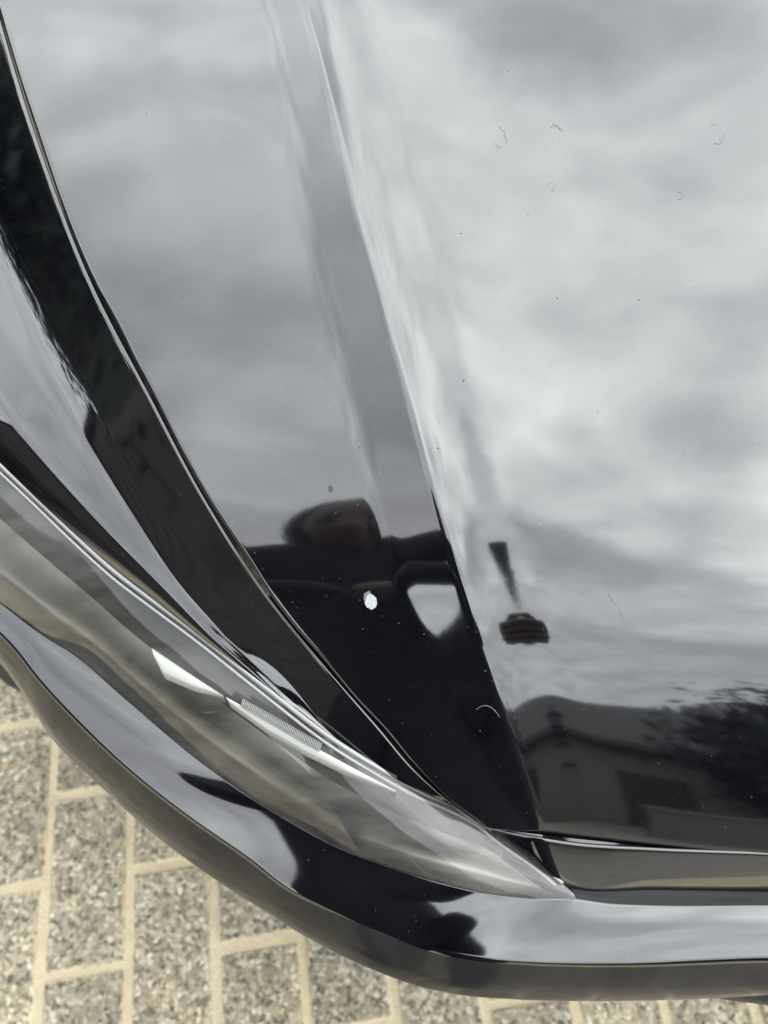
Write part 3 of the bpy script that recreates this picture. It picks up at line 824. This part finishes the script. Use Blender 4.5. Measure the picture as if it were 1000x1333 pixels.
# sand bed with an uneven surface
xs = np.linspace(-2.2, 2.2, 180); ys = np.linspace(-2.0, 2.4, 180); Gd = np.zeros((180, 180, 3))
for i, y in enumerate(ys):
    for j, x in enumerate(xs): Gd[i, j] = (x, y, -.0042+.0010*math.sin(x*37+y*11)*math.sin(y*29-x*17))
link('joint_sand', grid_mesh(Gd), SAND, pave)
def paver_mesh(seed):
    r = np.random.default_rng(seed); hx, hy = .0970/2, .2030/2; t = .003
    def ringpts(ix, z, jit):
        out_ = []
        for (sx, sy) in ((-1, -1), (0, -1), (1, -1), (1, -.33), (1, .33), (1, 1), (0, 1), (-1, 1), (-1, .33), (-1, -.33)):
            out_.append((sx*(hx-ix)+r.normal(0, jit), sy*(hy-ix)+r.normal(0, jit), z+r.normal(0, jit*.25)))
        return out_
    a = ringpts(0, -.05, 0); b = ringpts(0, -.004, .0009); c = ringpts(t, 0, .0008); k = 10
    V = a+b+c; F = []
    for o in (0, k):
        for j in range(k): F.append((o+j, o+(j+1) % k, o+k+(j+1) % k, o+k+j))
    F.append(tuple(range(2*k, 3*k)))
    return mesh(V, F)
PM = [paver_mesh(s) for s in range(8)]
for m_ in PM: m_.materials.append(PAVER)
offs_ = at(100, 1033, 0)-org; offs_ = np.array([offs_[0]*math.cos(-YAW)-offs_[1]*math.sin(-YAW), offs_[0]*math.sin(-YAW)+offs_[1]*math.cos(-YAW)])
y_ref = offs_[1]                               # a cross joint of column 0 (right of the joint)
cells = []
for i in range(-18, 18):
    for j in range(-9, 9):
        x = (i+.5)*PX_; y = y_ref+(j+.5)*PY_+(PY_*.5 if i % 2 else 0)
        wx = org[0]+x*math.cos(YAW)-y*math.sin(YAW); wy = org[1]+x*math.sin(YAW)+y*math.cos(YAW)
        d = (wx+.25)**2+(wy-.05)**2
        cells.append((d, x, y))
cells.sort()
rest = MB()
for k, (d, x, y) in enumerate(cells):
    if k < 300:
        o = bpy.data.objects.new('paver', PM[rng.integers(8)]); COL.objects.link(o); o.parent = pave
        o.location = (x+rng.normal(0, .0007), y+rng.normal(0, .001), rng.normal(0, .0005)); o.rotation_euler = (rng.normal(0, .004), rng.normal(0, .006), rng.normal(0, .007)+(math.pi if rng.random() < .5 else 0))
    else:
        rest.box((x, y, -.025), (.0975, .203, .05))
o = rest.build('paver_field', PAVER, pave); o['kind'] = 'stuff'

# ------------------------------------------------------------------ what the paint mirrors: houses, trees, walls, photographer
def house(x, y, wdt, dep, hw, hr, rz, label, wallmat):
    h = empty('house', (x, y, 0), rz); tag(h, label, 'house', 'houses across the street')
    MB().box((0, 0, hw/2), (wdt, dep, hw)).build('wall', wallmat, h)
    o = .35
    V = [(-wdt/2-o, dep/2+o, hw-.1), (wdt/2+o, dep/2+o, hw-.1), (wdt/2+o, -dep/2-o, hw-.1), (-wdt/2-o, -dep/2-o, hw-.1), (-wdt/2-o, 0, hw+hr), (wdt/2+o, 0, hw+hr)]
    V += [(a, b, c+.18) for a, b, c in V]
    F = [(6, 10, 11, 7), (8, 11, 10, 9), (0, 1, 5, 4), (2, 3, 4, 5), (0, 6, 7, 1), (2, 8, 9, 3), (0, 4, 10, 6), (3, 9, 10, 4), (1, 7, 11, 5), (2, 5, 11, 8)]
    rf = link('roof', mesh(V, F), ROOF, h, False)
    MB().box((wdt*.3, 0, hw+hr+.3), (.6, .6, 1.2)).build('chimney', BRICK, rf)
    f = dep/2
    for wx in (-wdt*.32, wdt*.05, wdt*.34):
        fr = MB().box((wx, f+.02, 1.5), (1.5, .08, 1.25)).build('window', FRAMEG, h)
        MB().box((wx-.36, f+.065, 1.5), (.64, .02, 1.1)).box((wx+.36, f+.065, 1.5), (.64, .02, 1.1)).build('pane', PANE, fr)
    dr = MB().box((-wdt*.13, f+.02, 1.05), (.95, .08, 2.1)).build('door', TIMBER, h)
    MB().box((-wdt*.13+.35, f+.08, 1.0), (.04, .05, .14)).build('handle', ALLOY, dr)
    return h
house(4.5, -12.5, 14, 6, 2.9, 2.2, R(6), 'low pale rendered house with dark tiled roof behind the photographer', BRICKW)
house(-13, -17, 12, 7, 3.0, 2.2, R(-20), 'brick house with dark roof behind the timber garage', BRICK)

def leaf_crown(c, rad, num, size, mat, name, parent, squash=1.0):
    V, F = [], []
    cl = [(Vector((rng.normal(), rng.normal(), rng.normal())).normalized()*rng.uniform(.35, .95), rng.uniform(.25, .45)) for _ in range(26)]
    for _ in range(num):
        q, s = cl[rng.integers(len(cl))]
        p = q+Vector((rng.normal(), rng.normal(), rng.normal()))*s*.5
        p = Vector((c[0]+p.x*rad[0], c[1]+p.y*rad[1], c[2]+p.z*rad[2]))
        if p.z < .05: continue
        u = Vector((rng.normal(), rng.normal(), rng.normal())).normalized(); v = u.orthogonal().normalized(); sz = size*rng.uniform(.6, 1.3); o = len(V)
        V += [(p+u*sz)[:], (p+v*sz*.5)[:], (p-u*sz)[:], (p-v*sz*.5)[:]]; F.append((o, o+1, o+2, o+3))
    return link(name, mesh(V, F), mat, parent, False)
def tree(x, y, h, r, label, mat=LEAF, num=2600, tall=.85):
    t = empty('tree', (x, y, 0)); tag(t, label, 'tree', 'trees around the street')
    MB().tube([(0, 0, 0), (.05, 0, h*.35), (0, .08, h*.7)], [.16, .12, .05], 9).tube([(.05, 0, h*.35), (.5*r, .2, h*.6)], [.07, .03], 6).tube([(.03, 0, h*.4), (-.5*r, -.1, h*.65)], [.07, .03], 6).build('trunk', BARK, t, True)
    leaf_crown((0, 0, h-r*tall*.94), (r, r, r*tall), num*2, .10, mat, 'crown', t)
tree(4.05, -7.4, 4.1, 2.2, 'dark round tree in front of the pale house', LEAFD, 3600)
tree(7.2, -8.2, 4.1, 2.0, 'broad dark tree at the far end of the pale house', LEAFD, 3600)
tree(.0, -8.0, 3.2, .5, 'slim dark upright tree at the near end of the pale house', LEAFD, 1800, 3.0)
tree(-8.5, 3.5, 5.0, 2.4, 'tall leafy tree beyond the clipped hedge', LEAF)
def stone_wall(x0, y0, x1, y1, h, label):
    ln = math.hypot(x1-x0, y1-y0); t = empty('garden_wall', (x0, y0, 0), math.atan2(y1-y0, x1-x0)); tag(t, label, 'wall')
    MB().box((ln/2, 0, h/2), (ln, .22, h)).build('wall', WALLST, t)
    MB().box((ln/2, 0, h+.035), (ln+.06, .32, .07)).build('coping', BRICKW, t)
stone_wall(1.5, -6.5, 12, -6.5, .85, 'low stone garden wall in front of the pale house')
# brown timber garage on the left
gx, gy0, gy1, gh = -3.6, -14.0, -.35, 2.9
g = empty('garage', (gx, gy0, 0)); tag(g, 'dark brown timber garage standing left of the car', 'garage')
MB().box((-1.6, (gy1-gy0)/2, gh/2), (3.2, gy1-gy0, gh)).build('wall', TIMBER, g)
nbm = 14
pm = mesh(*(lambda b: (b.v, b.f))(MB().box((0, 0, 0), (.03, gy1-gy0-.02, gh/nbm-.012))))
pm.materials.append(TIMBER)
for k in range(nbm):
    o = link('plank', pm, TIMBER, g, False); o.location = (.018, (gy1-gy0)/2, (k+.5)*gh/nbm); o.rotation_euler.y = -.05
MB().box((-1.6, (gy1-gy0)/2, gh+.06), (3.6, gy1-gy0+.3, .12)).build('roof', ROOF, g)
hd = empty('hedge', (-3.4, 2.7, 0)); tag(hd, 'dark clipped hedge running on from the timber garage', 'hedge')
leaf_crown((0, 0, .9), (.75, 3.4, 1.2), 20000, .06, LEAFD, 'foliage', hd)
MB().box((0, 0, .8), (.5, 5.6, 1.6)).build('foliage', LEAFD, hd)

# photographer
def skin_body(name, joints, bones, mat, parent, sub=2):
    me = bpy.data.meshes.new(name); names = list(joints)
    me.from_pydata([joints[k][0] for k in names], [(names.index(a), names.index(b)) for a, b in bones], []); me.update()
    o = bpy.data.objects.new(name, me); COL.objects.link(o); o.parent = parent; me.materials.append(mat)
    md = o.modifiers.new('skin', 'SKIN'); md.use_smooth_shade = True
    for i, k in enumerate(names):
        r = joints[k][1]; sv = me.skin_vertices[0].data[i]; sv.radius = r if isinstance(r, tuple) else (r, r); sv.use_root = (i == 0)
    s = o.modifiers.new('sub', 'SUBSURF'); s.levels = sub; s.render_levels = sub
    return o
per = empty('person', (0, -.45, 0)); tag(per, 'person in dark jacket and black trousers leaning over the bonnet with a phone', 'person')
PO = Vector((0, -.45, 0))
def W(*p): return (Vector(p)-PO)[:]
J = {'pelvis': (W(-.10, -.46, .93), (.15, .12)), 'waist': (W(-.095, -.42, 1.08), (.128, .11)), 'chest': (W(-.10, -.34, 1.24), (.145, .12)), 'upper': (W(-.125, -.235, 1.375), (.15, .11)),
     'neck': (W(-.125, -.20, 1.43), .085), 'neck2': (W(-.125, -.165, 1.46), .075),
     'sl': (W(-.285, -.22, 1.385), .066), 'el': (W(-.34, -.18, 1.15), .045), 'wl': (W(-.09, -.085, 1.035), .03),
     'sr': (W(.02, -.25, 1.36), .064), 'er': (W(.01, -.36, 1.10), .050), 'wr': (W(.066, -.19, .995), .03),
     'hl': (W(-.15, -.47, .86), .11), 'kl': (W(-.135, -.44, .48), .075), 'al': (W(-.13, -.48, .09), .045), 'tl': (W(-.135, -.37, .04), .04),
     'hr': (W(-.02, -.47, .86), .11), 'kr': (W(.035, -.44, .48), .075), 'ar': (W(.06, -.48, .09), .045), 'tr': (W(.065, -.37, .04), .04)}
B = [('pelvis', 'waist'), ('waist', 'chest'), ('chest', 'upper'), ('upper', 'neck'), ('neck', 'neck2'), ('upper', 'sl'), ('sl', 'el'), ('el', 'wl'), ('upper', 'sr'), ('sr', 'er'), ('er', 'wr'),
     ('pelvis', 'hl'), ('hl', 'kl'), ('kl', 'al'), ('al', 'tl'), ('pelvis', 'hr'), ('hr', 'kr'), ('kr', 'ar'), ('ar', 'tr')]
J_body = J; body = skin_body('body', J, B, CLOTHES, per)
# head looking down at the phone
def head():
    bm = bmesh.new(); bmesh.ops.create_uvsphere(bm, u_segments=36, v_segments=28, radius=1)
    for v in bm.verts:
        x, y, z = v.co                         # +y is the face
        jaw = 1-.28*max(0, -z)**1.2
        X = x*.076*jaw; Y = y*.096*(1-.12*max(0, -z)); Z = z*.118
        if y > .2:
            Y += .020*math.exp(-(x/.16)**2-((z+.10)/.20)**2)          # nose
            Y -= .010*(math.exp(-((x-.38)/.2)**2-((z-.12)/.13)**2)+math.exp(-((x+.38)/.2)**2-((z-.12)/.13)**2))
            Y += .006*math.exp(-(x/.3)**2-((z+.48)/.09)**2)+.008*math.exp(-(x/.3)**2-((z+.85)/.15)**2)
        if abs(x) > .85 and abs(z) < .35 and -.3 < y < .15: X *= 1.16
        v.co = (X, Y, Z)
    me = bpy.data.meshes.new('head'); bm.to_mesh(me); bm.free(); return me
hrot = Matrix.Rotation(R(-48), 4, 'X'); hpos = Vector(W(-.13, -.135, 1.475))
hm_ = Matrix.Translation(hpos) @ hrot
me = head(); me.transform(hm_); link('head', me, SKIN, per)
bm = bmesh.new(); bmesh.ops.create_uvsphere(bm, u_segments=32, v_segments=24, radius=1)
for v in bm.verts: v.co = (v.co.x*.108, v.co.y*.112-.040, v.co.z*.132+.006)
me = bpy.data.meshes.new('hood'); bm.to_mesh(me); bm.free(); me.transform(hm_); hr_ = link('hood', me, JACKET, per)
sl = hr_.modifiers.new('thick', 'SOLIDIFY'); sl.thickness = .01
mb = MB()
for sx in (-1, 1):
    c = hm_ @ Vector((sx*.030, .082, .014)); MB().box(c, (.022, .008, .01)).build('eye', BLACK, per)
# phone behind the lens and hands at its sides
fw = Vector((0, math.cos(PITCH), -math.sin(PITCH))); upv = Vector((0, math.sin(PITCH), math.cos(PITCH)))
prot = Matrix((Vector((1, 0, 0)), upv, -fw)).transposed()
pc = Vector(CAM)-fw*.008-upv*.058+Vector((.0265, 0, 0))
ph = empty('phone', pc); ph.rotation_euler = prot.to_euler(); tag(ph, 'dark blue phone held over the bonnet by the person', 'phone')
MB().box((0, 0, 0), (.072, .150, .008)).build('shell', PHONE, ph); MB().box((0, 0, .0046), (.066, .142, .001)).build('screen', PANE, ph)
def hand(sgn):
    wpt = Vector(J_body['wl' if sgn < 0 else 'wr'][0])
    pl = pc-PO if sgn < 0 else wpt+Vector((-.02, .075, .03))
    side_ = pl+Vector((sgn*.042, 0, 0))-upv*.040
    J = {'w': (wpt[:], .024), 'p': ((wpt.lerp(side_, .6)-fw*.004)[:], (.034, .016)), 'q': ((side_+Vector((sgn*.006, 0, 0)))[:], (.030, .013))}
    Bn = [('w', 'p'), ('p', 'q')]
    for k in range(4):
        b = side_+upv*(.016-.017*k)+Vector((sgn*.012, 0, 0)); ln = (.9, 1.0, .95, .78)[k]
        c1 = b+fw*.012+Vector((0, 0, 0)); c2 = side_+upv*(.018-.018*k)+fw*.017-Vector((sgn*.018*ln, 0, 0)); c3 = side_+upv*(.018-.018*k)+fw*.016-Vector((sgn*.036*ln, 0, 0))
        J['a%d' % k] = (b[:], .0094); J['b%d' % k] = (c1[:], .0091); J['c%d' % k] = (c2[:], .0078); J['d%d' % k] = (c3[:], .0066)
        Bn += [('q', 'a%d' % k), ('a%d' % k, 'b%d' % k), ('b%d' % k, 'c%d' % k), ('c%d' % k, 'd%d' % k)]
    t1 = wpt.lerp(side_, .55)-fw*.014; t2 = side_-fw*.018+upv*.006; t3 = side_-fw*.016+upv*.030-Vector((sgn*.020, 0, 0))
    J['t1'] = (t1[:], .012); J['t2'] = (t2[:], .010); J['t3'] = (t3[:], .008); Bn += [('p', 't1'), ('t1', 't2'), ('t2', 't3')]
    skin_body('hand', J, Bn, SKIN, per, 1)
hand(-1); hand(1)
